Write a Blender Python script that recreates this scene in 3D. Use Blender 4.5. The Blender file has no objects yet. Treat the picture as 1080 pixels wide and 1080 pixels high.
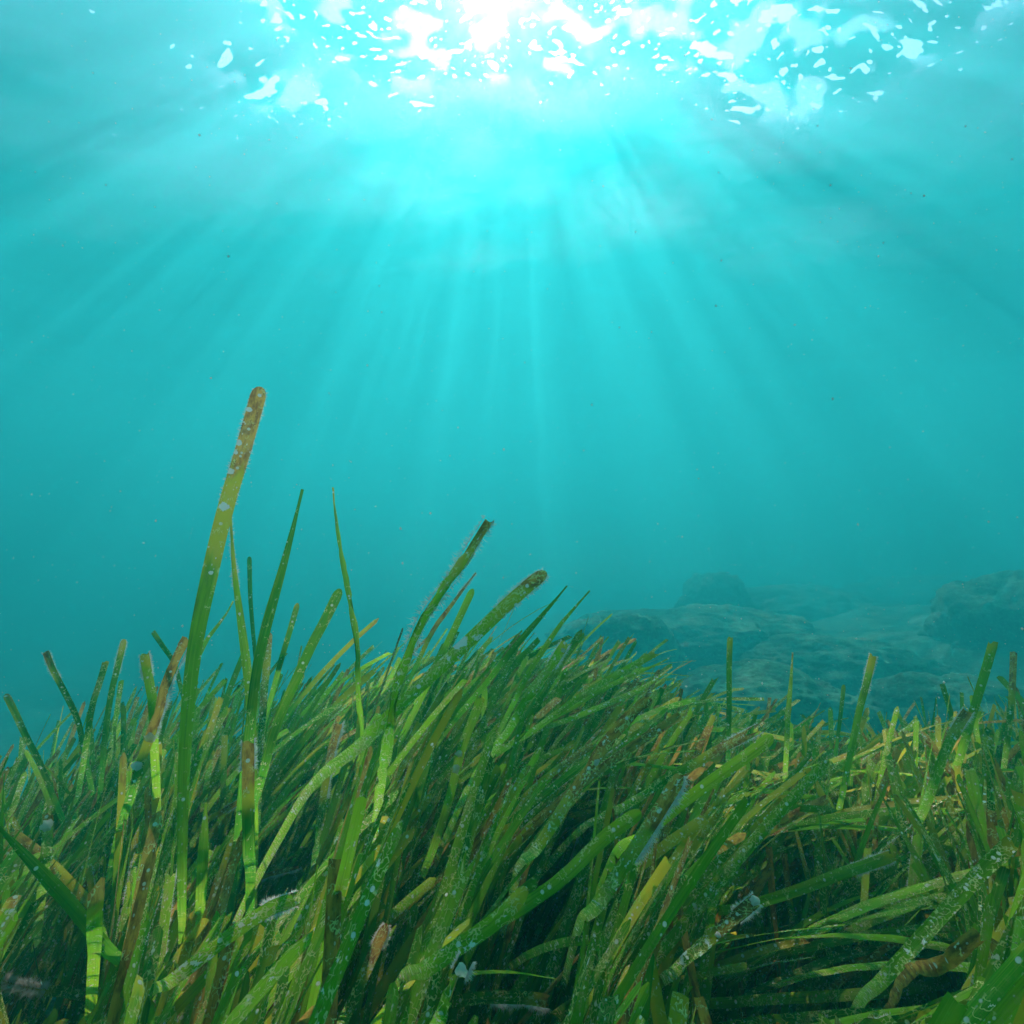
import bpy, math, random
import numpy as np
from mathutils import Vector, noise

R = math.radians
random.seed(7)
rng = np.random.default_rng(11)
scene = bpy.context.scene
col = scene.collection

# ------------------------------------------------------------------ camera
CAM = np.array((0.0, 0.0, 0.62))
PITCH = R(8.0)
cam_data = bpy.data.cameras.new('camera')
cam_data.lens = 18.0
cam_data.sensor_width = 36.0
cam_data.clip_start = 0.01
cam_data.clip_end = 400.0
cam = bpy.data.objects.new('camera', cam_data)
cam.location = CAM
cam.rotation_euler = (R(90) + PITCH, 0, 0)
col.objects.link(cam)
scene.camera = cam

# ------------------------------------------------------------------ sky, sun, exposure
SUN_EL, SUN_AZ = R(55.5), R(0.0)         # azimuth from +Y towards +X
world = bpy.data.worlds.new('World')
scene.world = world
world.use_nodes = True
wn = world.node_tree
wn.nodes.clear()
wo = wn.nodes.new('ShaderNodeOutputWorld')
bg = wn.nodes.new('ShaderNodeBackground')
sky = wn.nodes.new('ShaderNodeTexSky')
sky.sky_type = 'NISHITA'
sky.sun_disc = False
sky.sun_elevation = SUN_EL
sky.sun_rotation = SUN_AZ
sky.air_density = 1.0
sky.dust_density = 1.0
bg.inputs['Strength'].default_value = 0.12
wn.links.new(sky.outputs[0], bg.inputs[0])
wn.links.new(bg.outputs[0], wo.inputs[0])

sd = bpy.data.lights.new('sun', 'SUN')
sd.energy = 5.0
sd.angle = R(0.8)
sd.color = (1.0, 0.965, 0.93)
sun = bpy.data.objects.new('sun', sd)
S = Vector((math.sin(SUN_AZ) * math.cos(SUN_EL), math.cos(SUN_AZ) * math.cos(SUN_EL), math.sin(SUN_EL)))
sun.rotation_euler = (-S).to_track_quat('-Z', 'Y').to_euler()
col.objects.link(sun)

scene.view_settings.view_transform = 'Standard'
scene.view_settings.look = 'None'
scene.view_settings.exposure = 1.95
scene.view_settings.gamma = 1.0
scene.view_settings.use_curve_mapping = False
cy = scene.cycles
cy.volume_bounces = 2
cy.max_bounces = 8
cy.diffuse_bounces = 2
cy.glossy_bounces = 2
cy.transmission_bounces = 4
cy.transparent_max_bounces = 12
cy.use_denoising = True
cy.denoiser = 'OPENIMAGEDENOISE'
cy.caustics_reflective = False
cy.caustics_refractive = False
cy.use_adaptive_sampling = False


# ------------------------------------------------------------------ helpers
def tag(o, label=None, cat=None, group=None, kind=None):
    if label: o['label'] = label
    if cat: o['category'] = cat
    if group: o['group'] = group
    if kind: o['kind'] = kind
    return o


def link_mesh(name, verts, faces, mat, parent=None, smooth=True):
    me = bpy.data.meshes.new(name)
    me.from_pydata(verts, [], faces)
    me.update()
    if smooth:
        me.polygons.foreach_set('use_smooth', [True] * len(me.polygons))
    if mat: me.materials.append(mat)
    o = bpy.data.objects.new(name, me)
    col.objects.link(o)
    if parent is not None: o.parent = parent
    return o


def empty(name, loc):
    o = bpy.data.objects.new(name, None)
    o.location = loc
    o.empty_display_size = 0.05
    col.objects.link(o)
    return o


class NT:
    """small node-building helper"""
    def __init__(self, name):
        self.m = bpy.data.materials.new(name)
        self.m.use_nodes = True
        self.t = self.m.node_tree
        self.t.nodes.clear()
        self.out = self.n('ShaderNodeOutputMaterial')

    def n(self, kind, **kw):
        x = self.t.nodes.new(kind)
        for k, v in kw.items(): setattr(x, k, v)
        return x

    def put(self, sock, v):
        if v is None: return
        if hasattr(v, 'is_linked') or hasattr(v, 'links'):
            self.t.links.new(v, sock)
        else:
            if sock.type == 'RGBA' and isinstance(v, tuple) and len(v) == 3: v = (*v, 1)
            sock.default_value = v

    def math(self, op, a, b=None, c=None, clamp=False):
        x = self.n('ShaderNodeMath', operation=op, use_clamp=clamp)
        self.put(x.inputs[0], a)
        if b is not None: self.put(x.inputs[1], b)
        if c is not None: self.put(x.inputs[2], c)
        return x.outputs[0]

    def ramp(self, v, lo, hi, a=0.0, b=1.0, smooth=True):
        x = self.n('ShaderNodeMapRange', interpolation_type='SMOOTHSTEP' if smooth else 'LINEAR')
        self.put(x.inputs[0], v)
        for i, q in enumerate((lo, hi, a, b)): self.put(x.inputs[i + 1], q)
        return x.outputs[0]

    def noise(self, vec, scale, detail=2.0, rough=0.5, dist=0.0, dims='3D'):
        x = self.n('ShaderNodeTexNoise', noise_dimensions=dims)
        self.put(x.inputs['Vector'], vec)
        self.put(x.inputs['Scale'], scale)
        self.put(x.inputs['Detail'], detail)
        self.put(x.inputs['Roughness'], rough)
        self.put(x.inputs['Distortion'], dist)
        return x.outputs[0]

    def mix(self, f, a, b, blend='MIX'):
        x = self.n('ShaderNodeMix', data_type='RGBA', blend_type=blend)
        self.put(x.inputs[0], f)
        self.put(x.inputs[6], a)
        self.put(x.inputs[7], b)
        return x.outputs[2]

    def mapping(self, vec, scale=(1, 1, 1), rot=(0, 0, 0), loc=(0, 0, 0)):
        x = self.n('ShaderNodeMapping')
        self.put(x.inputs[0], vec)
        self.put(x.inputs[1], loc)
        self.put(x.inputs[2], rot)
        self.put(x.inputs[3], scale)
        return x.outputs[0]

    def link(self, a, b): self.t.links.new(a, b)


# ------------------------------------------------------------------ the water body (air in the dry rule: haze)
SURF_Z = 5.4
EXT = 45.0
nt = NT('turbid_sea_water')
pv1 = nt.n('ShaderNodeVolumePrincipled')      # teal water with its fine plankton
pv1.inputs['Color'].default_value = (0.0, 0.63, 0.67, 1)
pv1.inputs['Density'].default_value = 0.135
pv1.inputs['Anisotropy'].default_value = 0.35
pv1.inputs['Absorption Color'].default_value = (0.0, 0.0, 0.0, 1)
pv2 = nt.n('ShaderNodeVolumePrincipled')      # pale silt that scatters strongly forwards
pv2.inputs['Color'].default_value = (0.16, 0.98, 1.0, 1)
pv2.inputs['Density'].default_value = 0.046
pv2.inputs['Anisotropy'].default_value = 0.935
pv2.inputs['Absorption Color'].default_value = (1, 1, 1, 1)
add = nt.n('ShaderNodeAddShader')
nt.link(pv1.outputs[0], add.inputs[0])
nt.link(pv2.outputs[0], add.inputs[1])
nt.link(add.outputs[0], nt.out.inputs['Volume'])
x, zb, zt = EXT + 3, -6.0, SURF_Z + 1.0
hv = [(-x, -x, zb), (x, -x, zb), (x, x, zb), (-x, x, zb), (-x, -x, zt), (x, -x, zt), (x, x, zt), (-x, x, zt)]
hf = [(0, 3, 2, 1), (4, 5, 6, 7), (0, 1, 5, 4), (1, 2, 6, 5), (2, 3, 7, 6), (3, 0, 4, 7)]
tag(link_mesh('haze', hv, hf, nt.m, smooth=False), kind='stuff')

# ------------------------------------------------------------------ the sea surface, seen from below
nt = NT('sea_surface')
tc = nt.mapping(nt.n('ShaderNodeTexCoord').outputs['Object'], scale=(0.80, 0.80, 0.80), loc=(11.3, 5.45, 0))
# transmission: focused light is painted in, as noise patches that let more through
p1 = nt.mapping(tc, scale=(1, 1.2, 1))
warp = nt.n('ShaderNodeTexNoise'); nt.put(warp.inputs['Vector'], tc); warp.inputs['Scale'].default_value = 1.1
wv = nt.n('ShaderNodeVectorMath', operation='SCALE'); nt.link(warp.outputs['Color'], wv.inputs[0]); wv.inputs['Scale'].default_value = 0.55
wa = nt.n('ShaderNodeVectorMath', operation='ADD'); nt.link(p1, wa.inputs[0]); nt.link(wv.outputs[0], wa.inputs[1])
vo = nt.n('ShaderNodeTexVoronoi', feature='DISTANCE_TO_EDGE'); nt.link(wa.outputs[0], vo.inputs['Vector']); vo.inputs['Scale'].default_value = 2.3
net = nt.ramp(vo.outputs['Distance'], 0.0, 0.10, 1.0, 0.0)
big = nt.ramp(nt.noise(tc, 1.3, 2.0, 0.5), 0.40, 0.62)
g0 = nt.n('ShaderNodeNewGeometry')
d0 = nt.n('ShaderNodeVectorMath', operation='DOT_PRODUCT'); nt.link(g0.outputs['Incoming'], d0.inputs[0]); nt.link(g0.outputs['Normal'], d0.inputs[1])
steep = nt.ramp(nt.math('ABSOLUTE', d0.outputs['Value']), 0.755, 0.80)        # painted focusing: ripple pattern acts on steep light only, the rest passes evenly
rip = nt.ramp(nt.noise(nt.mapping(wa.outputs[0], scale=(1, 1, 1), loc=(4, 1, 6)), 3.0, 1.5, 0.5), 0.48, 0.59)
base = nt.math('MULTIPLY_ADD', rip, 0.44, nt.math('MULTIPLY_ADD', big, 0.06, 0.10))
base = nt.math('ADD', 0.23, nt.math('MULTIPLY', steep, nt.math('SUBTRACT', base, 0.23)))
# painted glint patches pass the light only within Snell's window (less and less of them towards its edge) and mirror the deep water beyond
bw = nt.n('ShaderNodeBump'); bw.inputs['Strength'].default_value = 0.3; bw.inputs['Distance'].default_value = 0.10
nt.link(nt.noise(tc, 1.5, 2.0), bw.inputs['Height'])
geo = nt.n('ShaderNodeNewGeometry')
dp = nt.n('ShaderNodeVectorMath', operation='DOT_PRODUCT'); nt.link(geo.outputs['Incoming'], dp.inputs[0]); nt.link(bw.outputs[0], dp.inputs[1])
cosi = nt.math('ABSOLUTE', dp.outputs['Value'])
edge = nt.math('MULTIPLY', nt.math('MINIMUM', nt.math('SUBTRACT', cosi, 0.805), 0.0), 1.6)
def glint_patches(vec, scale, detail, rough, lo, hi):
    return nt.ramp(nt.math('ADD', nt.noise(vec, scale, detail, rough), edge), lo, hi)
patch = glint_patches(nt.mapping(wa.outputs[0], scale=(1.0, 1.5, 1)), 3.4, 2.0, 0.5, 0.61, 0.65)
patch2 = glint_patches(nt.mapping(wa.outputs[0], scale=(1.0, 1.3, 1), loc=(5, 3, 1)), 8.0, 0.5, 0.4, 0.69, 0.72)
patch3 = glint_patches(nt.mapping(wa.outputs[0], scale=(1.0, 1.1, 1), loc=(2, 8, 1)), 17.0, 0.0, 0.4, 0.70, 0.73)
T = nt.math('MAXIMUM', base, nt.math('MAXIMUM', patch3, nt.math('MAXIMUM', patch, patch2)), clamp=True)
T = nt.math('MULTIPLY', T, nt.ramp(cosi, 0.56, 0.80))
gl = nt.n('ShaderNodeBsdfGlossy'); gl.inputs['Roughness'].default_value = 0.12; gl.inputs['Color'].default_value = (0.95, 0.98, 1, 1)
bump = nt.n('ShaderNodeBump'); bump.inputs['Strength'].default_value = 0.6; bump.inputs['Distance'].default_value = 0.12
nt.link(nt.noise(tc, 1.8, 3.0), bump.inputs['Height']); nt.link(bump.outputs[0], gl.inputs['Normal'])
tr = nt.n('ShaderNodeBsdfTransparent'); tr.inputs['Color'].default_value = (0.97, 0.99, 1.0, 1)
mx = nt.n('ShaderNodeMixShader'); nt.link(T, mx.inputs[0]); nt.link(gl.outputs[0], mx.inputs[1]); nt.link(tr.outputs[0], mx.inputs[2])
nt.link(mx.outputs[0], nt.out.inputs['Surface'])
N = 150
tt = np.linspace(-1, 1, N)
ax = np.sign(tt) * (np.abs(tt) ** 2.2) * EXT
verts = []
for yy in ax:
    for xx in ax:
        q = Vector((xx * 0.55, yy * 0.7, 3.1))
        fade = math.exp(-(xx * xx + yy * yy) / 500.0)
        verts.append((float(xx), float(yy), SURF_Z + 0.68 * fade * math.cos((xx - 0.8) * 0.38) + fade * (0.16 * noise.noise(q) + 0.06 * noise.noise(q * 3.1))))
faces = [(j * N + i, j * N + i + 1, (j + 1) * N + i + 1, (j + 1) * N + i) for j in range(N - 1) for i in range(N - 1)]
tag(link_mesh('water_surface', verts, faces, nt.m), 'rippled sea surface seen from below with bright patches', kind='structure')

# ------------------------------------------------------------------ sea floor
def sstep(a, b, v):
    t = min(1.0, max(0.0, (v - a) / (b - a)))
    return t * t * (3 - 2 * t)


def ground(x, y):
    """height of the sea floor: a meadow knoll falling away behind and to the left, rocky ground to the right"""
    d = math.hypot(x - 0.1, y - 0.4)
    z = 0.05 * noise.noise(Vector((x * 1.3, y * 1.3, 0.2)))
    z -= (0.95 - 0.55 * sstep(0.2, 1.6, x)) * sstep(1.0, 2.6, d)
    z -= 0.9 * sstep(-1.2, -4.0, x) * sstep(0, 3, y)
    q = Vector((x * 0.32, y * 0.32, 5.5))
    far = sstep(2.2, 5.0, d)
    z += far * (0.34 * noise.noise(q) + 0.17 * noise.noise(q * 2.7) + 0.07 * noise.noise(q * 7.0) + 0.03 * noise.noise(q * 17.0))
    z += 0.30 * sstep(1.0, 6.0, x) * sstep(2.5, 7.0, y) * sstep(22, 9, y)
    return z


nt = NT('sea_floor_rock')
tc = nt.n('ShaderNodeTexCoord').outputs['Object']
n1 = nt.noise(tc, 1.3, 6.0, 0.62)
n2 = nt.noise(tc, 9.0, 5.0, 0.6)
c = nt.mix(nt.ramp(n1, 0.35, 0.65), (0.02, 0.17, 0.07), (0.08, 0.42, 0.22))
c = nt.mix(nt.ramp(n2, 0.45, 0.72), c, (0.04, 0.09, 0.03))
n3 = nt.noise(tc, 32.0, 4.0, 0.7)
c = nt.mix(nt.ramp(n3, 0.50, 0.66, 0, 0.7), c, (0.10, 0.46, 0.27))
c = nt.mix(nt.ramp(n3, 0.48, 0.36, 0, 0.7), c, (0.03, 0.06, 0.025))
b = nt.n('ShaderNodeBsdfPrincipled'); nt.put(b.inputs['Base Color'], c); b.inputs['Roughness'].default_value = 0.9
bump = nt.n('ShaderNodeBump'); bump.inputs['Strength'].default_value = 0.9; bump.inputs['Distance'].default_value = 0.12
nt.link(nt.noise(tc, 11.0, 8.0, 0.75), bump.inputs['Height']); nt.link(bump.outputs[0], b.inputs['Normal'])
nt.link(b.outputs[0], nt.out.inputs['Surface'])
ROCK = nt.m

N = 300
tt = np.linspace(-1, 1, N)
ax = np.sign(tt) * (np.abs(tt) ** 2.0) * EXT
verts = [(float(xx), float(yy), ground(xx, yy)) for yy in ax for xx in ax]
faces = [(j * N + i, j * N + i + 1, (j + 1) * N + i + 1, (j + 1) * N + i) for j in range(N - 1) for i in range(N - 1)]
tag(link_mesh('sea_floor', verts, faces, ROCK), 'sea floor of sand and weed covered rock', kind='structure')


def boulder(name, label, c, r, seed, rough=0.22, flat=1.0):
    import bmesh
    bm = bmesh.new()
    bmesh.ops.create_icosphere(bm, subdivisions=6, radius=1.0)
    off = Vector((seed * 3.7, seed * 1.3, seed * 7.1))
    for v in bm.verts:
        p = v.co.copy()
        n = noise.noise(p * 1.1 + off) * 0.9 + noise.noise(p * 2.6 + off) * 0.5 + noise.noise(p * 6 + off) * 0.28 + noise.noise(p * 15 + off) * 0.20 + noise.noise(p * 34 + off) * 0.10
        p = p * (1 + rough * n)
        if p.z > 0: p.z *= flat
        v.co = Vector((p.x * r[0], p.y * r[1], p.z * r[2]))
    me = bpy.data.meshes.new(name)
    bm.to_mesh(me); bm.free()
    me.polygons.foreach_set('use_smooth', [True] * len(me.polygons))
    me.materials.append(ROCK)
    o = bpy.data.objects.new(name, me)
    o.location = c
    col.objects.link(o)
    return tag(o, label, 'rock', 'weed covered rocks beyond the meadow')


def rock(label, px, top, depth, rx, ry, rz, seed):
    """a boulder whose top is seen at that place"""
    depth, rx, ry, rz = depth * 1.35, rx * 1.35, ry * 1.35, rz * 1.35
    u, v = (px - 540) / 540, (540 - top) / 540
    x, y = depth * u, depth * (math.cos(PITCH) - v * math.sin(PITCH))
    zt = CAM[2] + depth * (math.sin(PITCH) + v * math.cos(PITCH))
    rz = max(rz, (zt - ground(x, y)) * 0.75)
    boulder('boulder', label, (x, y, float(zt - rz)), (rx, ry, rz), seed)


rock('long low weed covered rock slab rising just behind the middle of the meadow', 735, 640, 5.2, 1.4, 0.9, 0.5, 1)
rock('broad humped boulder in the middle distance topped by a small dark knob', 830, 622, 8.4, 2.4, 1.3, 0.9, 2)
rock('small dark knob of rock on the skyline of the broad humped boulder', 752, 603, 7.0, 0.5, 0.5, 0.35, 3)
rock('large rounded boulder at the right edge of the view', 1105, 600, 4.4, 0.95, 0.9, 0.8, 4)
rock('dim far rock ridge standing behind the large right boulder', 1000, 604, 11.0, 3.4, 1.5, 1.2, 5)
rock('low lumpy rock close behind the right part of the meadow', 880, 672, 4.0, 0.8, 0.5, 0.35, 6)
rock('low rock mound nearest the meadow edge between two gullies', 790, 705, 2.7, 0.6, 0.4, 0.25, 7)
rock('flat rock tucked between the slab and the dark gully on its left', 650, 648, 4.0, 0.5, 0.4, 0.3, 8)
rock('low crusty rock just behind the last leaves beneath the large right boulder', 1010, 712, 2.7, 0.5, 0.4, 0.25, 9)

# ------------------------------------------------------------------ seagrass materials
def leaf_material(spots=()):
    nt = NT('seagrass_leaf')
    a1 = nt.n('ShaderNodeAttribute', attribute_name='luv').outputs['Vector']       # metres across, metres along, seed
    a2n = nt.n('ShaderNodeAttribute', attribute_name='leaf')                        # seed, position 0..1, age, crust
    sp = nt.n('ShaderNodeSeparateColor'); nt.link(a2n.outputs['Color'], sp.inputs[0])
    seed, t, age = sp.outputs[0], sp.outputs[1], sp.outputs[2]
    crust = a2n.outputs['Alpha']
    # greens
    g = nt.mix(nt.ramp(seed, 0.0, 1.0, smooth=False), (0.032, 0.23, 0.003), (0.18, 0.47, 0.004))
    blot = nt.noise(nt.mapping(a1, scale=(60, 14, 1)), 1.0, 3.0, 0.6)
    g = nt.mix(nt.ramp(blot, 0.52, 0.78, 0, 0.7), g, (0.33, 0.50, 0.012))
    g = nt.mix(nt.ramp(blot, 0.45, 0.25, 0, 0.6), g, (0.012, 0.085, 0.010))
    # fine lengthwise veins
    vein = nt.noise(nt.mapping(a1, scale=(1500, 16, 1)), 1.0, 2.0, 0.6)
    g = nt.mix(nt.ramp(vein, 0.52, 0.7, 0, 0.35), g, (0.34, 0.52, 0.05))
    g = nt.mix(nt.ramp(vein, 0.48, 0.3, 0, 0.4), g, (0.010, 0.07, 0.006))
    # ageing towards the tip
    brn = nt.mix(nt.ramp(nt.noise(nt.mapping(a1, scale=(220, 70, 1)), 1.0, 4.0, 0.7), 0.36, 0.62), (0.20, 0.060, 0.012), (0.60, 0.32, 0.035))
    f = nt.math('ADD', nt.math('ADD', t, age), nt.math('MULTIPLY', nt.math('SUBTRACT', blot, 0.5), 0.55))
    g = nt.mix(nt.ramp(f, 1.02, 1.16, 0, 0.93), g, brn)
    g = nt.mix(nt.math('MULTIPLY', nt.ramp(f, 0.86, 0.98), nt.ramp(f, 1.16, 1.04)), g, (0.44, 0.43, 0.012))
    # epiphytes: tan film, worm-tube squiggles, white flecks
    m = nt.noise(nt.mapping(a1, scale=(70, 26, 1), loc=(3, 7, 0)), 1.0, 3.0, 0.65)
    film = nt.math('MULTIPLY', nt.ramp(m, 0.50, 0.66), nt.ramp(nt.math('ADD', nt.math('MULTIPLY', t, 0.5), crust), 0.45, 1.0, 0, 0.8))
    tn = nt.noise(a1, 700.0, 4.0, 0.75)
    g = nt.mix(nt.math('MULTIPLY', film, nt.ramp(tn, 0.42, 0.6)), g, (0.50, 0.38, 0.13))
    sq = nt.noise(nt.mapping(a1, scale=(1.0, 0.75, 1), loc=(1, 2, 0)), 330.0, 1.4, 0.5)
    line = nt.ramp(nt.math('ABSOLUTE', nt.math('SUBTRACT', sq, 0.5)), 0.020, 0.042, 1, 0)
    gate = nt.noise(a1, 120.0, 1.0)
    gate = nt.ramp(nt.math('MULTIPLY_ADD', crust, 0.22, gate), 0.64, 0.72)
    line = nt.math('MULTIPLY', line, gate)
    g = nt.mix(nt.math('MULTIPLY', line, 0.95), g, (0.74, 0.76, 0.26))
    vo = nt.n('ShaderNodeTexVoronoi', feature='F1'); nt.link(a1, vo.inputs['Vector']); vo.inputs['Scale'].default_value = 190.0
    sc_ = nt.n('ShaderNodeSeparateColor'); nt.link(vo.outputs['Color'], sc_.inputs[0])
    pick = nt.ramp(nt.math('MULTIPLY_ADD', crust, 0.10, sc_.outputs[0]), 0.88, 0.90)
    dot = nt.math('MULTIPLY', nt.ramp(vo.outputs['Distance'], 0.22, 0.30, 1, 0), pick)
    v2 = nt.n('ShaderNodeTexVoronoi', feature='F1'); nt.link(nt.mapping(a1, scale=(1, 0.6, 1)), v2.inputs['Vector']); v2.inputs['Scale'].default_value = 520.0
    s2 = nt.n('ShaderNodeSeparateColor'); nt.link(v2.outputs['Color'], s2.inputs[0])
    dot2 = nt.math('MULTIPLY', nt.ramp(v2.outputs['Distance'], 0.22, 0.34, 1, 0), nt.ramp(nt.math('MULTIPLY_ADD', crust, 0.16, s2.outputs[0]), 0.80, 0.86))
    dot = nt.math('MAXIMUM', dot, nt.math('MULTIPLY', dot2, nt.ramp(m, 0.47, 0.60, 0.0, 1.0)))
    pt = nt.noise(nt.mapping(a1, scale=(1, 0.6, 1), loc=(9, 4, 0)), 210.0, 3.5, 0.7)
    ptm = nt.ramp(nt.math('MULTIPLY_ADD', crust, 0.10, pt), 0.735, 0.76)
    g = nt.mix(ptm, g, (0.92, 0.88, 0.74))
    dot = nt.math('MAXIMUM', dot, ptm)
    g = nt.mix(dot, g, (0.90, 0.88, 0.74))
    for (su, sv, sr_) in spots:                      # flat round patches of white crust, placed one by one
        ds = nt.n('ShaderNodeVectorMath', operation='DISTANCE')
        flat = nt.mapping(a1, scale=(1, 1, 0)); nt.link(flat, ds.inputs[0]); ds.inputs[1].default_value = (su, sv, 0)
        dd = nt.math('MULTIPLY_ADD', nt.math('SUBTRACT', nt.noise(a1, 500.0, 2.0), 0.5), sr_ * 0.9, ds.outputs['Value'])
        sm = nt.ramp(dd, sr_ * 0.9, sr_ * 1.08, 1, 0)
        g = nt.mix(sm, g, (1.0, 0.98, 0.92)); dot = nt.math('MAXIMUM', dot, sm)
    epi = nt.math('MAXIMUM', dot, nt.math('MAXIMUM', line, nt.math('MULTIPLY', film, 0.5)))
    # surface
    b = nt.n('ShaderNodeBsdfPrincipled')
    nt.put(b.inputs['Base Color'], g)
    nt.put(b.inputs['Roughness'], nt.math('MULTIPLY_ADD', epi, 0.35, 0.33))
    b.inputs['IOR'].default_value = 1.16
    bump = nt.n('ShaderNodeBump'); bump.inputs['Strength'].default_value = 0.8; bump.inputs['Distance'].default_value = 0.0006
    hgt = nt.math('ADD', nt.math('MULTIPLY', epi, 1.0), nt.math('MULTIPLY', vein, 0.5))
    nt.link(hgt, bump.inputs['Height']); nt.link(bump.outputs[0], b.inputs['Normal'])
    tl = nt.n('ShaderNodeBsdfTranslucent')
    tg = nt.n('ShaderNodeGamma'); nt.link(g, tg.inputs[0]); tg.inputs[1].default_value = 0.70
    nt.link(tg.outputs[0], tl.inputs['Color'])
    mx = nt.n('ShaderNodeMixShader'); nt.put(mx.inputs[0], nt.math('MULTIPLY_ADD', epi, -0.3, 0.60))
    nt.link(b.outputs[0], mx.inputs[1]); nt.link(tl.outputs[0], mx.inputs[2])
    nt.link(mx.outputs[0], nt.out.inputs['Surface'])
    return nt.m


def soft_material(name, colr, transl, rough=0.8):
    nt = NT(name)
    c = nt.mix(nt.noise(nt.n('ShaderNodeTexCoord').outputs['Object'], 300.0, 3.0), tuple(v * 0.7 for v in colr), colr)
    b = nt.n('ShaderNodeBsdfPrincipled'); nt.put(b.inputs['Base Color'], c); b.inputs['Roughness'].default_value = rough
    tl = nt.n('ShaderNodeBsdfTranslucent'); nt.put(tl.inputs['Color'], c)
    mx = nt.n('ShaderNodeMixShader'); mx.inputs[0].default_value = transl
    nt.link(b.outputs[0], mx.inputs[1]); nt.link(tl.outputs[0], mx.inputs[2])
    nt.link(mx.outputs[0], nt.out.inputs['Surface'])
    return nt.m


LEAF = leaf_material()
FUZZ = soft_material('pale_algae_fuzz', (0.96, 0.96, 0.92), 0.72)
CRUST = soft_material('white_crust', (0.96, 0.90, 0.78), 0.5, 0.6)


# ------------------------------------------------------------------ seagrass geometry
F = 540.0                                # focal length in pixels of the 1080 px photograph
cp, spn = math.cos(PITCH), math.sin(PITCH)


def unproject(px, py, depth):
    """a point the given number of metres in front of the camera, along the line of sight of a pixel (layout only)"""
    u, v = (px - 540) / F, (540 - py) / F
    return CAM + depth * np.array((u, cp - v * spn, spn + v * cp))


def project(P):
    d = np.asarray(P) - CAM
    z = d[..., 1] * cp + d[..., 2] * spn
    y = -d[..., 1] * spn + d[..., 2] * cp
    zz = np.where(np.abs(z) < 1e-6, 1e-6, z)
    return 540 + F * d[..., 0] / zz, 540 - F * y / zz, z


def spline(pts, n):
    """Catmull-Rom through pts, resampled to n evenly spaced points"""
    p = np.array(pts, float)
    p = np.vstack([2 * p[0] - p[1], p, 2 * p[-1] - p[-2]])
    out = []
    for i in range(1, len(p) - 2):
        for q in np.linspace(0, 1, 14, endpoint=False):
            a, b, c, d = p[i - 1], p[i], p[i + 1], p[i + 2]
            out.append(0.5 * (2 * b + (c - a) * q + (2 * a - 5 * b + 4 * c - d) * q * q + (3 * b - a - 3 * c + d) * q ** 3))
    out.append(p[-2])
    out = np.array(out)
    s = np.r_[0, np.cumsum(np.linalg.norm(np.diff(out, axis=0), axis=1))]
    u = np.linspace(0, s[-1], n)
    return np.stack([np.interp(u, s, out[:, k]) for k in range(3)], 1)


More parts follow.
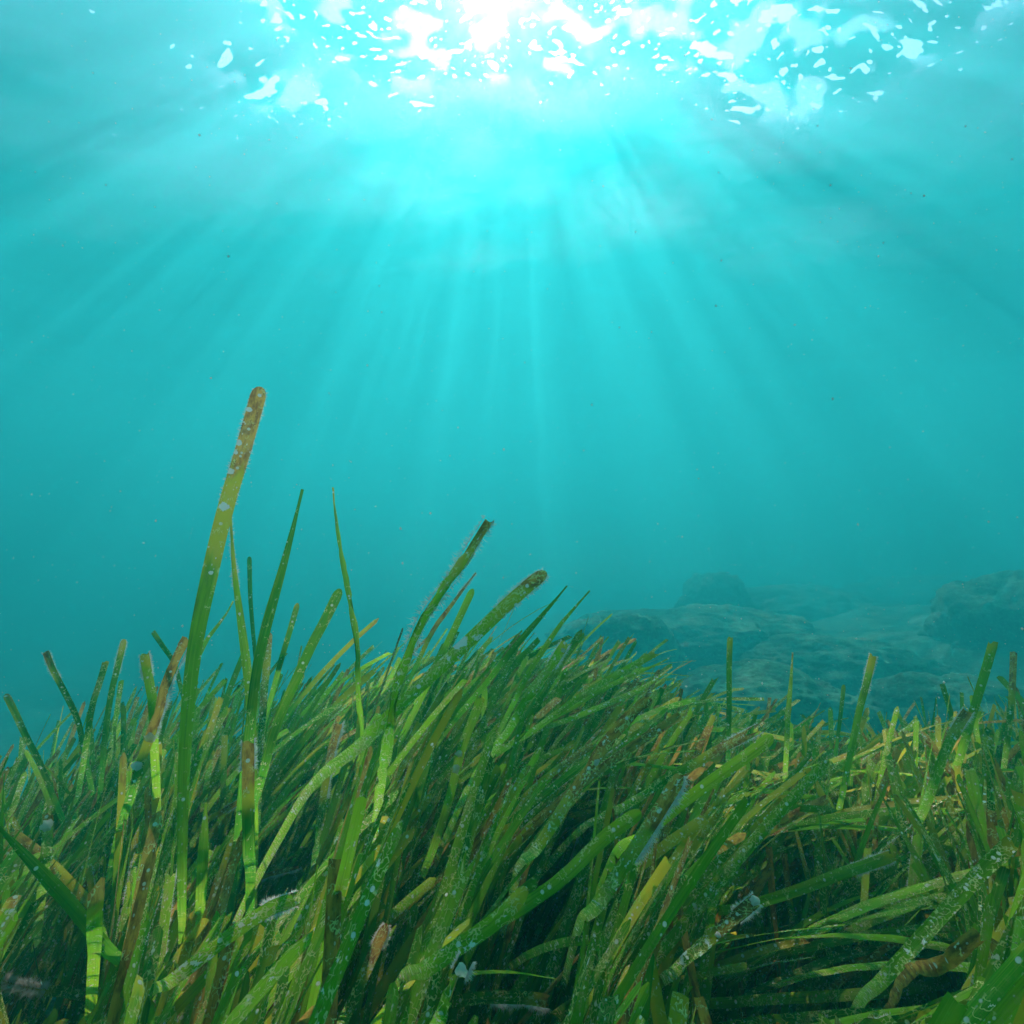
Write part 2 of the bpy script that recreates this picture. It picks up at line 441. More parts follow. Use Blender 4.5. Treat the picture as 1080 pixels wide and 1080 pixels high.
def leaf_arrays(P, width, n0, twist, tip, seed, age, crust, cross=5, ragged=0.0, base_w=0.72, cup=0.07, dscale=None, hidden=None):
    """ribbon along P (root to tip); n0: facing direction; returns verts, faces, luv, leaf and the frame"""
    L0 = np.r_[0, np.cumsum(np.linalg.norm(np.diff(P, axis=0), axis=1))]
    q = np.linspace(0, 1, len(P))
    un = L0[-1] * (1 - (1 - q) ** 1.7)
    P = np.stack([np.interp(un, L0, P[:, k]) for k in range(3)], 1)
    n = len(P)
    s = np.r_[0, np.cumsum(np.linalg.norm(np.diff(P, axis=0), axis=1))]
    L = s[-1]
    # more rows near the tip
    T = np.gradient(P, axis=0)
    T /= np.linalg.norm(T, axis=1)[:, None] + 1e-9
    t = s / L
    W = np.cross(T, n0); W /= np.linalg.norm(W, axis=1)[:, None] + 1e-9
    if hidden is not None:                           # below the part in view the leaf keeps its facing
        k = int(np.searchsorted(t, hidden))
        for r_ in range(k):
            w0 = W[k] - T[r_] * np.dot(W[k], T[r_])
            W[r_] = w0 / (np.linalg.norm(w0) + 1e-9)
    Nn = np.cross(W, T)
    a = twist[0] + twist[1] * t + 0.25 * np.sin(t * 7 + seed * 40) * (1 - t * 0.4)
    Wd = W * np.cos(a)[:, None] + Nn * np.sin(a)[:, None]
    Nd = np.cross(Wd, T)
    prof = base_w + (1 - base_w) * np.clip((t - (hidden or 0)) / (0.35 if base_w > 0.6 else 0.55 * (1 - (hidden or 0))), 0, 1)
    rem = (1 - t) * L
    if tip == 'round':
        q = np.clip(1 - rem / (width * 1.0), 0, 1)
        prof = prof * np.sqrt(np.clip(1 - q ** 2.4, 0.03, 1))
    elif tip == 'point':
        taper = 0.55 * (1 - hidden) * L if hidden is not None else 0.22 * L
        prof = prof * np.clip((rem / taper) ** 0.75, 0.26, 1)
    else:
        prof = prof * np.where(rem < width * 0.4, 0.93, 1)
    w = width * prof
    if dscale: w = w * np.interp(t, [0.3, 1.0], [dscale[1], dscale[2]]) / dscale[0]
    r = np.random.default_rng(int(seed * 1e6) + 5)
    off = np.linspace(-0.5, 0.5, cross)
    bites = [np.zeros(n), np.zeros(n)]
    if ragged >= 0.05:
        for _ in range(int(4 + ragged * 60)):
            bites[r.integers(2)] -= r.uniform(0.08, 0.08 + ragged * 2.2) * np.exp(-((t - r.uniform(0.55, 1.0)) / r.uniform(0.006, 0.02)) ** 2)
    v = np.zeros((n, cross, 3))
    tear = r.uniform(0.0, 0.42 if tip == 'square' else 2.2, cross) + r.uniform(-0.6, 0.6) * off
    for j, o in enumerate(off):
        e = np.zeros(n)
        if abs(o) > 0.49 and ragged:
            e = -np.abs(r.normal(0, ragged, n)) * np.sign(o) * (0.3 + t)
        if abs(o) > 0.49: e = e + np.clip(bites[int(o > 0)], -0.5, 0) * 2 * np.sign(o)
        Pj = P
        if tip in ('square', 'frayed'):              # each strip across the leaf is torn off at its own length
            sj = np.minimum(s, L - width * max(0.0, tear[j]))
            Pj = np.stack([np.interp(sj, s, P[:, q_]) for q_ in range(3)], 1)
        v[:, j] = Pj + Wd * ((o + e * 0.5) * w)[:, None] + Nd * ((abs(o) * 2) ** 1.6 * cup * w)[:, None]
    idx = np.arange(n * cross).reshape(n, cross)
    f = np.stack([idx[:-1, :-1], idx[:-1, 1:], idx[1:, 1:], idx[1:, :-1]], -1).reshape(-1, 4)
    luv = np.zeros((n, cross, 3))
    luv[..., 0] = off[None] * w[:, None]
    luv[..., 1] = s[:, None]
    luv[..., 2] = seed * 37.0
    lf = np.zeros((n, cross, 4))
    lf[..., 0] = (seed * 7.13) % 1.0
    lf[..., 1] = t[:, None]
    lf[..., 2] = age
    lf[..., 3] = crust
    return v.reshape(-1, 3), f, luv.reshape(-1, 3), lf.reshape(-1, 4), (P, Wd, Nd, T, w, s)


def ribbon_object(name, v, f, luv, lf, parent=None, origin=None):
    me = bpy.data.meshes.new(name)
    if origin is not None: v = v - np.asarray(origin)[None]
    me.vertices.add(len(v)); me.vertices.foreach_set('co', v.astype(np.float32).ravel())
    me.loops.add(len(f) * 4); me.loops.foreach_set('vertex_index', f.astype(np.int32).ravel())
    me.polygons.add(len(f))
    me.polygons.foreach_set('loop_start', np.arange(0, len(f) * 4, 4, dtype=np.int32))
    me.polygons.foreach_set('use_smooth', np.ones(len(f), bool))
    me.update(calc_edges=True)
    a = me.attributes.new('luv', 'FLOAT_VECTOR', 'POINT'); a.data.foreach_set('vector', luv.astype(np.float32).ravel())
    a = me.attributes.new('leaf', 'FLOAT_COLOR', 'POINT'); a.data.foreach_set('color', lf.astype(np.float32).ravel())
    me.materials.append(LEAF)
    o = bpy.data.objects.new(name, me)
    col.objects.link(o)
    if parent is not None: o.parent = parent
    return o


def tri_mesh(name, v, f, mat, parent, origin):
    me = bpy.data.meshes.new(name)
    v = np.asarray(v) - np.asarray(origin)[None]
    me.from_pydata(v.tolist(), [], [tuple(map(int, q)) for q in f])
    me.polygons.foreach_set('use_smooth', np.ones(len(me.polygons), bool))
    me.materials.append(mat)
    o = bpy.data.objects.new(name, me)
    col.objects.link(o); o.parent = parent
    return o


def frame_at(fr, t):
    P, Wd, Nd, T, w, s = fr
    u = t * s[-1]
    g = lambda A: np.array([np.interp(u, s, A[:, k]) for k in range(3)])
    return g(P), g(Wd), g(Nd), g(T), float(np.interp(u, s, w))


def add_fuzz(leaf, fr, t0, t1, sides, length, count, origin, rr, inset=0.49):
    """a fringe of fine pale hairs on the leaf's edges"""
    v, f = [], []
    for _ in range(count):
        side = rr.choice(sides)
        t = rr.uniform(t0, t1)
        c, W, Nn, T, w = frame_at(fr, t)
        root = c + W * (side * (inset if inset > 0 else rr.uniform(0, 0.48)) * w) + Nn * 0.1 * w
        k = (0.35 + 0.65 * abs(math.sin(t * 55 + side))) * length * rr.uniform(0.3, 1.15)
        d = W * side * rr.uniform(0.3, 1.0) + Nn * rr.normal(0, 0.5) + T * rr.normal(0.1, 0.6)
        d /= np.linalg.norm(d)
        bend = rr.normal(0, 0.4, 3)
        mid = root + d * k * 0.5
        end = root + d * k + bend * k * 0.4
        hw = T * rr.uniform(0.00014, 0.0003)
        i = len(v)
        v += [root - hw, root + hw, mid + hw * 0.8, mid - hw * 0.8, end]
        f += [(i, i + 1, i + 2), (i, i + 2, i + 3), (i + 3, i + 2, i + 4)]
    return tag(tri_mesh('algae_fuzz', v, f, FUZZ, leaf, origin), kind='stuff')


def spot_geo(fr, t, u, r, side, rr, v, f):
    c, W, Nn, T, w = frame_at(fr, t)
    off = (abs(u) * 2) ** 1.6 * 0.07 * w
    c = c + W * u * w + Nn * (off + side * 0.0004)
    i = len(v)
    n = 13
    ex = rr.uniform(0.7, 1.3)
    for ring, (q, h) in enumerate(((1.0, 0.0), (0.65, 0.22))):
        for k in range(n):
            a = 2 * math.pi * k / n
            rad = r * q * (1 + rr.uniform(-0.22, 0.22))
            v.append(c + W * math.cos(a) * rad + T * math.sin(a) * rad * ex + Nn * side * h * r * 0.8)
    v.append(c + Nn * side * r * 0.22)
    for k in range(n):
        k2 = (k + 1) % n
        f += [(i + k, i + k2, i + n + k2), (i + k, i + n + k2, i + n + k), (i + n + k, i + n + k2, i + 2 * n)]


def add_spots(leaf, fr, spots, origin, rr, single=False):
    v, f = [], []
    face = frame_at(fr, 0.6)
    side = 1 if np.dot(face[2], CAM - face[0]) > 0 else -1
    for (t, u, r) in spots:
        spot_geo(fr, t, u, r, side, rr, v, f)
        if single:
            tri_mesh('crust_spot', v, f, CRUST, leaf, origin); v, f = [], []
    if v: tag(tri_mesh('crust_spots', v, f, CRUST, leaf, origin), kind='stuff')


# ------------------------------------------------------------------ how the meadow leans and how high it stands
SKY_X = [-200, 0, 40, 100, 150, 250, 330, 400, 450, 520, 580, 640, 700, 740, 800, 860, 920, 980, 1040, 1080, 1300]
SKY_Y = [810, 795, 775, 735, 722, 712, 698, 690, 680, 668, 672, 688, 708, 742, 765, 772, 765, 752, 738, 728, 700]
LEAN_X = [-300, 0, 120, 250, 380, 520, 700, 820, 900, 1000, 1100, 1400]
LEAN_A = [3, 6, 14, 34, 52, 57, 52, 32, 20, 18, 18, 20]


def skyline(px): return np.interp(px, SKY_X, SKY_Y)


def canopy(x, y):
    """height of the tallest ordinary leaf tips over a place"""
    d = max(0.25, math.hypot(x, y))
    px = 540 + F * x / max(0.3, y)
    ang = math.atan((skyline(px) - 540) / F) - PITCH
    h1 = CAM[2] - math.tan(ang) * 1.02 * math.cos(math.atan(x / max(0.3, y)) * 0.75)
    return h1 * 1.0 + 0.03 * noise.noise(Vector((x * 5, y * 5, 9))) - 0.14 * max(0, d - 0.8)


HMASK = np.full((180, 180), -1.0)           # where the outstanding leaves are, so that no ordinary one hides them


def rand_leaf(root, rr, lean, L, turn=None):
    """a leaf that rises from its root and leans over with the current"""
    az = rr.normal(0, 0.5) if turn is None else turn
    a0 = R(lean) * rr.uniform(0.25, 0.7) + R(rr.normal(0, 5))
    a1 = R(lean) * rr.uniform(1.0, 1.45) + R(rr.normal(0, 9))
    ay = R(rr.normal(15, 13))
    n = 15
    P = [np.array(root, float)]
    st = L / (n - 1)
    for i in range(n - 1):
        q = i / (n - 2)
        a = a0 + (a1 - a0) * q ** 1.2
        d = np.array((math.sin(a) * math.cos(az), math.sin(a) * math.sin(az) + math.sin(ay) * (0.4 + q), math.cos(a)))
        d /= np.linalg.norm(d)
        P.append(P[-1] + d * st)
    return np.array(P)


def facing(rr):
    a = rr.normal(0, 0.75)
    v = np.array((math.sin(a), -math.cos(a), rr.normal(0.15, 0.25)))
    return v / np.linalg.norm(v)


TIPS = ['round', 'square', 'point', 'square', 'frayed', 'round', 'square']


def leaf_style(rr):
    age = rr.choice([rr.uniform(-0.4, -0.1), rr.uniform(-0.1, 0.15), rr.uniform(0.2, 0.5), rr.uniform(0.6, 0.95)], p=[0.60, 0.27, 0.08, 0.05])
    crust = rr.choice([rr.uniform(0, 0.35), rr.uniform(0.35, 0.8), rr.uniform(0.8, 1.2)], p=[0.25, 0.40, 0.35])
    return float(age), float(crust)


def acceptable(P):
    """keeps ordinary leaves below the skyline and off the lens"""
    if np.min(np.linalg.norm(P - CAM[None], axis=1)) < 0.31: return False
    k_ = np.linspace(0, len(P) - 1, 70)
    P = np.stack([np.interp(k_, np.arange(len(P)), P[:, c]) for c in range(3)], 1)
    px, py, z = project(P)
    vis = z > 0.05
    if not vis.any(): return True
    ins = vis & (px > 0) & (px < 1079) & (py > 0) & (py < 1079)
    if ins.any():
        hz = HMASK[(py[ins] / 6).astype(int), (px[ins] / 6).astype(int)]
        if np.sum(z[ins] < hz - 0.01) >= 1: return False
    return not np.any((py[vis] < skyline(px[vis]) - 60 * ((abs(P[0, 0]) * 9173.0) % 1.0) ** 3 + 10) & (px[vis] > -100) & (px[vis] < 1180))


def grow(root, rr, lean):
    for _ in range(7):
        zc = canopy(root[0] + 0.2 * math.sin(R(lean)), root[1])
        H = (zc - root[2]) * rr.choice([rr.uniform(0.85, 1.22), rr.uniform(0.5, 0.95)], p=[0.6, 0.4])
        L = H / max(0.5, math.cos(R(lean) * 0.82))
        if L < 0.1: return None
        P = rand_leaf(root, rr, lean, min(L, 0.85))
        if acceptable(P): return P
    return None


# ------------------------------------------------------------------ leaves that stand out in the photograph
# points tip first, widths in photo pixels (fixes the distance: a leaf is 9 to 12 mm wide)
# (short name, label, points, width, tip, age, crust, fuzz, ragged, seed)
HERO = [
 ('the tallest blade', 'tallest blade of the meadow, green turning brown upwards, dotted with round white spots', [(275,408),(258,470),(237,540),(220,612),(206,680),(197,760),(193,850),(192,950)], 17, 'round', 0.36, 0.30, 1, 0.0, .905),
 ('the tallest blade', 'slim yellow-green blade rising just behind the tallest spotted blade', [(243,545),(247,600),(254,655),(261,710),(266,770),(268,850)], 11, 'point', 0.10, 0.2, 1, 0, .123),
 ('the tallest blade', 'hair-thin dark blade behind the slim yellow-green one', [(263,587),(264,630),(268,680),(274,740)], 5, 'round', -.2, 0.1, 0, 0, .31),
 ('the dark pointed blade', 'smooth dark green pointed blade with a white tuft near its tip', [(319,516),(307,565),(295,610),(282,655),(270,710),(262,780)], 14, 'point', -.3, 0.0, 0, 0, .142),
 ('the nicked thin blade', 'thin bright green blade with a nicked brown tip standing almost upright', [(351,514),(354,545),(360,585),(369,632),(376,680),(379,740)], 10, 'point', .06, 0.1, 0, .12, .125),
 ('the dark round-tipped blade', 'dark green round-tipped blade curving up from the left part of the canopy', [(359,621),(345,650),(328,682),(310,722),(292,762),(276,820)], 13, 'round', -.2, 0.35, 0, 0, .15),
 ('the dark round-tipped blade', 'short dark paddle-tipped blade between the pointed and the round-tipped blades', [(314,636),(306,664),(297,694),(290,720)], 8, 'round', -.05, 0.2, 0, 0, .43),
 ('the orange broken blade', 'orange-brown broken blade with a fringe of white fuzz, left of the tallest blade', [(197,672),(186,696),(175,722),(164,760),(150,800),(138,840)], 13, 'square', .75, 0.3, 2, .05, .99),
 ('the square-cut olive blade', 'narrow olive square-cut blade standing straight and speckled with tan crust', [(283,664),(281,700),(278,735),(275,790),(272,850)], 10, 'square', .22, 1.1, 0, 0, .29),
 ('the tallest blade', 'narrow dark blade arching up to the right across the tallest blade', [(246,634),(236,652),(222,669),(210,690),(200,720),(194,760)], 8, 'point', -.1, 0.3, 0, 0, .161),
 ('the outermost left blades', 'short upright blade with a bent tip at the left end of the meadow top', [(48,687),(55,705),(68,730),(82,760),(90,800)], 7, 'square', .25, 0.5, 1, 0, .57),
 ('the outermost left blades', 'lone olive blade leaning left over the blue water at the far left', [(6,732),(16,752),(28,778),(42,805),(60,850)], 7, 'round', .1, 0.5, 0, 0, .44),
 ('the outermost left blades', 'narrow blade left of the orange broken blade, its tip slightly hooked', [(131,674),(125,700),(118,728),(112,765),(108,810)], 7, 'round', 0, 0.5, 1, 0, .58),
 ('the outermost left blades', 'olive blade leaning right beside the hooked narrow one', [(112,696),(105,720),(97,745),(90,790)], 8, 'square', .05, 0.8, 0, 0, .73),
 ('the orange broken blade', 'broad square-ended green blade with a pale fuzzy tip left of the orange one', [(152,688),(156,712),(161,740),(163,790)], 12, 'square', .06, 0.4, 1, 0, .84),
 ('the orange broken blade', 'short dark blade tilted left above the broad square-ended one', [(161,666),(172,682),(184,700),(192,730)], 6, 'square', .02, 0.3, 0, 0, .85),
 ('the great ragged blade', 'great ragged yellow-brown blade with bitten edges and a white fuzzy fringe', [(517,546),(500,573),(482,602),(462,630),(446,652),(430,690),(416,735),(408,790)], 19, 'square', .24, 0.9, 2, .16, .98),
 ('the tan-crusted blade', 'long tan-crusted blade leaning right beneath the great ragged blade', [(576,603),(552,622),(526,646),(495,676),(460,708),(424,742),(385,782)], 19, 'round', .22, 1.25, 1, .03, .70),
 ('the great ragged blade', 'slim brown blade tucked under the great ragged blade', [(502,604),(488,622),(472,644),(456,666),(440,700)], 7, 'point', .8, 0.2, 1, 0, .71),
 ('the great ragged blade', 'clean bright green blade just right of the great ragged blade', [(499,621),(490,640),(479,664),(466,690),(452,720)], 10, 'round', -.25, 0.1, 0, 0, .12),
 ('the twin pointed blades', 'upper of two slender green pointed blades right of the tan-crusted blade', [(598,618),(583,636),(564,658),(545,680),(520,712)], 9, 'point', -.2, 0.2, 0, 0, .30),
 ('the twin pointed blades', 'lower of two slender green pointed blades, yellowish in its middle', [(622,623),(607,640),(590,660),(574,684),(556,712),(540,745)], 8, 'point', -.02, 0.4, 0, 0, .55),
 ('the pale fuzzy-tipped blade', 'encrusted green blade with a pale worn tip in the middle of the slope', [(597,677),(586,695),(572,716),(556,738),(536,770)], 14, 'square', .02, 1.0, 1, .05, .27),
 ('the flat-leaning blades', 'dark-tipped blade leaning far right near the crest of the meadow', [(693,688),(677,697),(657,708),(632,722),(604,740),(570,765)], 9, 'square', .04, 0.7, 0, 0, .13),
 ('the flat-leaning blades', 'smooth green blade leaning far right under the dark-tipped one', [(706,694),(686,704),(662,714),(634,728),(600,748)], 7, 'point', -.2, 0.1, 0, 0, .26),
 ('the flat-leaning blades', 'olive crusted blade leaning far right, lowest of those on the crest', [(709,703),(695,714),(676,727),(650,738),(618,752)], 8, 'point', .02, 1.1, 0, 0, .97),
 ('the red-brown blade', 'dark red-brown blade narrowing downwards across the middle of the meadow', [(687,737),(668,752),(646,775),(628,800),(609,828),(588,862),(566,895)], 17, 'round', .9, 1.0, 0, .06, .141),
 ('the tan round-tipped blade', 'tan round-tipped blade with pale fuzz along its lower edge', [(719,816),(707,836),(692,860),(676,885),(655,918),(630,955)], 19, 'round', .50, 0.9, 2, 0, .72),
 ('the frayed white-tipped blade', 'brown crusted blade ending in a long frayed white tip', [(802,767),(782,778),(762,788),(735,804),(705,820),(670,843)], 13, 'frayed', .5, 1.0, 1, .05, .86),
 ('the blade below the frayed tip', 'broad dark green blade leaning right below the frayed white-tipped one', [(815,776),(797,790),(775,806),(748,825),(715,850),(680,880)], 16, 'round', -.3, 0.25, 0, 0, .129),
 ('the dark-capped post blade', 'upright narrow dark-capped blade standing alone before the rocks', [(770,671),(769,705),(769,740),(768,790)], 7, 'square', .04, 0.3, 0, 0, .159),
 ('the pointed post blades', 'upright pointed blade before the rocks, second from the dark-capped one', [(836,688),(834,720),(831,755),(829,800)], 7, 'point', .12, 0.5, 0, 0, .28),
 ('the pointed post blades', 'dark-tipped blade leaning slightly right of the pointed upright one', [(921,690),(914,720),(906,750),(898,790),(888,840)], 8, 'square', .05, 0.3, 1, 0, .40),
 ('the pointed post blades', 'hair-thin green blade standing between the two post-like blades', [(890,722),(887,750),(882,790)], 5, 'round', -.2, 0.1, 0, 0, .45),
 ('the right edge blades', 'green blade rising highest at the right edge of the meadow', [(1048,676),(1040,705),(1028,745),(1015,790)], 10, 'square', .0, 0.4, 0, 0, .54),
 ('the right edge blades', 'narrow brownish blade at the right border with a tiny white tip', [(1069,686),(1068,715),(1066,750),(1060,800)], 7, 'square', .5, 0.7, 0, 0, .87),
 ('the right edge blades', 'yellowish blade with an orange-brown patch near the right border', [(1022,748),(1008,770),(994,800),(980,840)], 12, 'square', .28, 0.8, 1, 0, .96),
 ('the yellow-speckled blade', 'yellow-speckled olive blade leaning right near the right edge', [(1070,886),(1052,903),(1030,925),(1000,958),(962,1000),(930,1035)], 17, 'square', .06, 1.25, 0, .03, .83),
 ('the long bowed blade', 'long green bowed blade with a worn brown end in the right half', [(942,902),(915,912),(885,922),(855,934),(820,946),(780,958)], 13, 'square', .02, 0.5, 1, 0, .25),
 ('the dark red curled scrap', 'curled dark red dead blade near the lower right corner', [(1036,984),(1025,992),(1012,1002),(1000,1012),(985,1020)], 22, 'square', 1.3, 0.1, 0, .05, .144),
 ('the brown white-tipped blade', 'brown crusted blade with a white knob at its tip, bottom middle right', [(799,948),(780,964),(756,984),(735,1002),(715,1022)], 17, 'square', .62, 1.25, 1, .05, .88),
 ('the grey stub blade', 'short grey dead blade poking up above the bowed blade', [(827,898),(829,915),(831,935),(834,960)], 9, 'square', .9, 1.0, 0, .05, .147),
 ('the bottom right green blade', 'long bright green blade lying nearly flat at the bottom right', [(1002,1034),(970,1040),(930,1046),(880,1050),(820,1053),(760,1058)], 13, 'round', -.25, 0.6, 0, 0, .11),
 ('the wide brown-capped blade', 'wide upright blade with a dark brown broken cap and green body', [(262,779),(262,800),(262,830),(262,862),(263,900)], 18, 'square', .60, 0.25, 1, .03, .985),
 ('the pale arching blade', 'smooth pale green blade arching down from the left edge', [(-6,868),(20,895),(50,927),(72,950),(92,975),(112,1000)], 17, 'point', -.35, 0.0, 0, 0, .999),
 ('the yellow stub', 'bright yellow broken stub glowing at the lower left', [(103,926),(102,940),(101,958),(100,985)], 22, 'square', .62, 0.3, 0, .03, .98),
 ('the fluffy white blade', 'blade wrapped in fluffy white fuzz lying flat at the bottom left', [(2,1034),(20,1040),(42,1044),(64,1046),(85,1050)], 12, 'square', .6, 1.0, 3, 0, .30),
 ('the fuzzy white-edged blade', 'thin curled blade with a white fuzzy edge right of the brown-capped blade', [(318,912),(304,917),(284,922),(268,930),(255,942)], 7, 'frayed', .7, 0.9, 2, .05, .141),
 ('the banded crusted blade', 'wide dark green blade banded with pale crust, leaning right at the lower left', [(315,947),(290,955),(262,972),(235,992),(210,1012),(180,1035)], 20, 'square', -.05, 1.35, 1, .02, .128),
 ('the white fuzzy-topped blade', 'brown blade with a white fuzzy top right of the brown-capped blade', [(358,760),(351,785),(345,815),(340,845),(334,890)], 11, 'square', .6, 0.9, 2, .05, .148),
 ('the olive round-tipped blade', 'green blade with a yellow-brown rounded tip in the lower middle', [(556,936),(543,952),(526,970),(504,985),(478,1002),(450,1022)], 22, 'round', .12, 1.1, 0, 0, .26),
 ('the creased green blade', 'broad clean green blade with a thin brown crease in the lower middle', [(676,856),(658,868),(637,884),(615,905),(594,926),(568,945),(538,965)], 18, 'round', -.3, 0.45, 0, 0, .114),
 ('the flat fuzzy blade', 'fuzzy white-coated blade with an orange end lying flat at the bottom', [(580,1057),(560,1053),(534,1052),(508,1052),(480,1056)], 15, 'square', .16, 0.9, 2, 0, .30),
 ('the white-dusted brown blade', 'brown blade dusted white near its tip at the bottom middle', [(408,974),(400,992),(391,1012),(380,1038),(365,1070)], 17, 'round', .55, 1.2, 1, 0, .149),
 ('the frayed broad blade', 'broad tan frayed blade carrying a large white spot at the bottom', [(493,1008),(483,1028),(472,1050),(462,1078)], 25, 'frayed', .3, 1.35, 1, .08, .82),
 ('the pale-tipped thin blade', 'thin bright green blade with a fuzzy pale tip in the lower middle', [(608,873),(602,893),(594,915),(584,942),(570,975)], 8, 'square', .05, 0.4, 2, 0, .985),
 ('the twice-spotted blade', 'green blade bearing two white spots one above the other', [(508,732),(502,752),(492,774),(484,800),(477,830),(468,862),(455,900)], 12, 'square', -.1, 0.4, 0, 0, .121),
 ('the mid-left upright blade', 'broad green upright blade below the square-cut olive one', [(217,846),(216,870),(214,900),(212,940)], 15, 'point', -.3, 0.2, 0, 0, .118),
 ('the spotted stub', 'brown stub with a large white spot at the left', [(50,857),(50,872),(49,890),(46,920)], 14, 'square', .3, 0.7, 0, .02, .75),
 ('the bent green blade', 'green blade bent sideways with a pale end at mid left', [(253,845),(240,853),(228,860),(215,868),(205,885)], 8, 'square', .5, 0.9, 1, 0, .72),
]
SPOTS = {0: [(274,417,2.2),(263,432,3.0),(252,467,3.6),(248.5,477,2.2),(241,496,3.8),(235.5,534,5.0),(222,604,2.2)],
         17: [(484,673,6.0),(478,677,4.0),(556,618,2.0)], 54: [(487,1023,7)], 56: [(484,795,4.2),(481,811,4.5)],
         58: [(49,871,5.5)], 26: [(629,804,3)], 40: [(796,950,5),(757,986,3)], 22: [(594,686,2.5)], 46: [(18,1040,5)], 7: [(157,778,5), (146,808,5)]}
print('heroes', len(HERO))

shoots = []          # (empty, short description of its looks, anchor pixel, hero short name or None)
hero_anchor = {}


def finish_leaf(o, root_origin): return o


def hero_depth(wpx):
    Wm = 0.0115 if wpx > 9 else 0.0095
    return 0.9 if wpx <= 5 else min(0.98, max(0.25, F * Wm / wpx))


for h_ in HERO:
    P2 = spline([(a, b, 0) for a, b in h_[2]], 60)
    D_ = hero_depth(h_[3])
    for a, b, _ in P2:
        for oy in range(-2, 3):
            for ox in range(-2, 3):
                i, j = int((b + oy * (h_[3] * 0.35 + 2)) / 6), int((a + ox * (h_[3] * 0.35 + 2)) / 6)
                if 0 <= i < 180 and 0 <= j < 180: HMASK[i, j] = max(HMASK[i, j], D_ + 0.03)

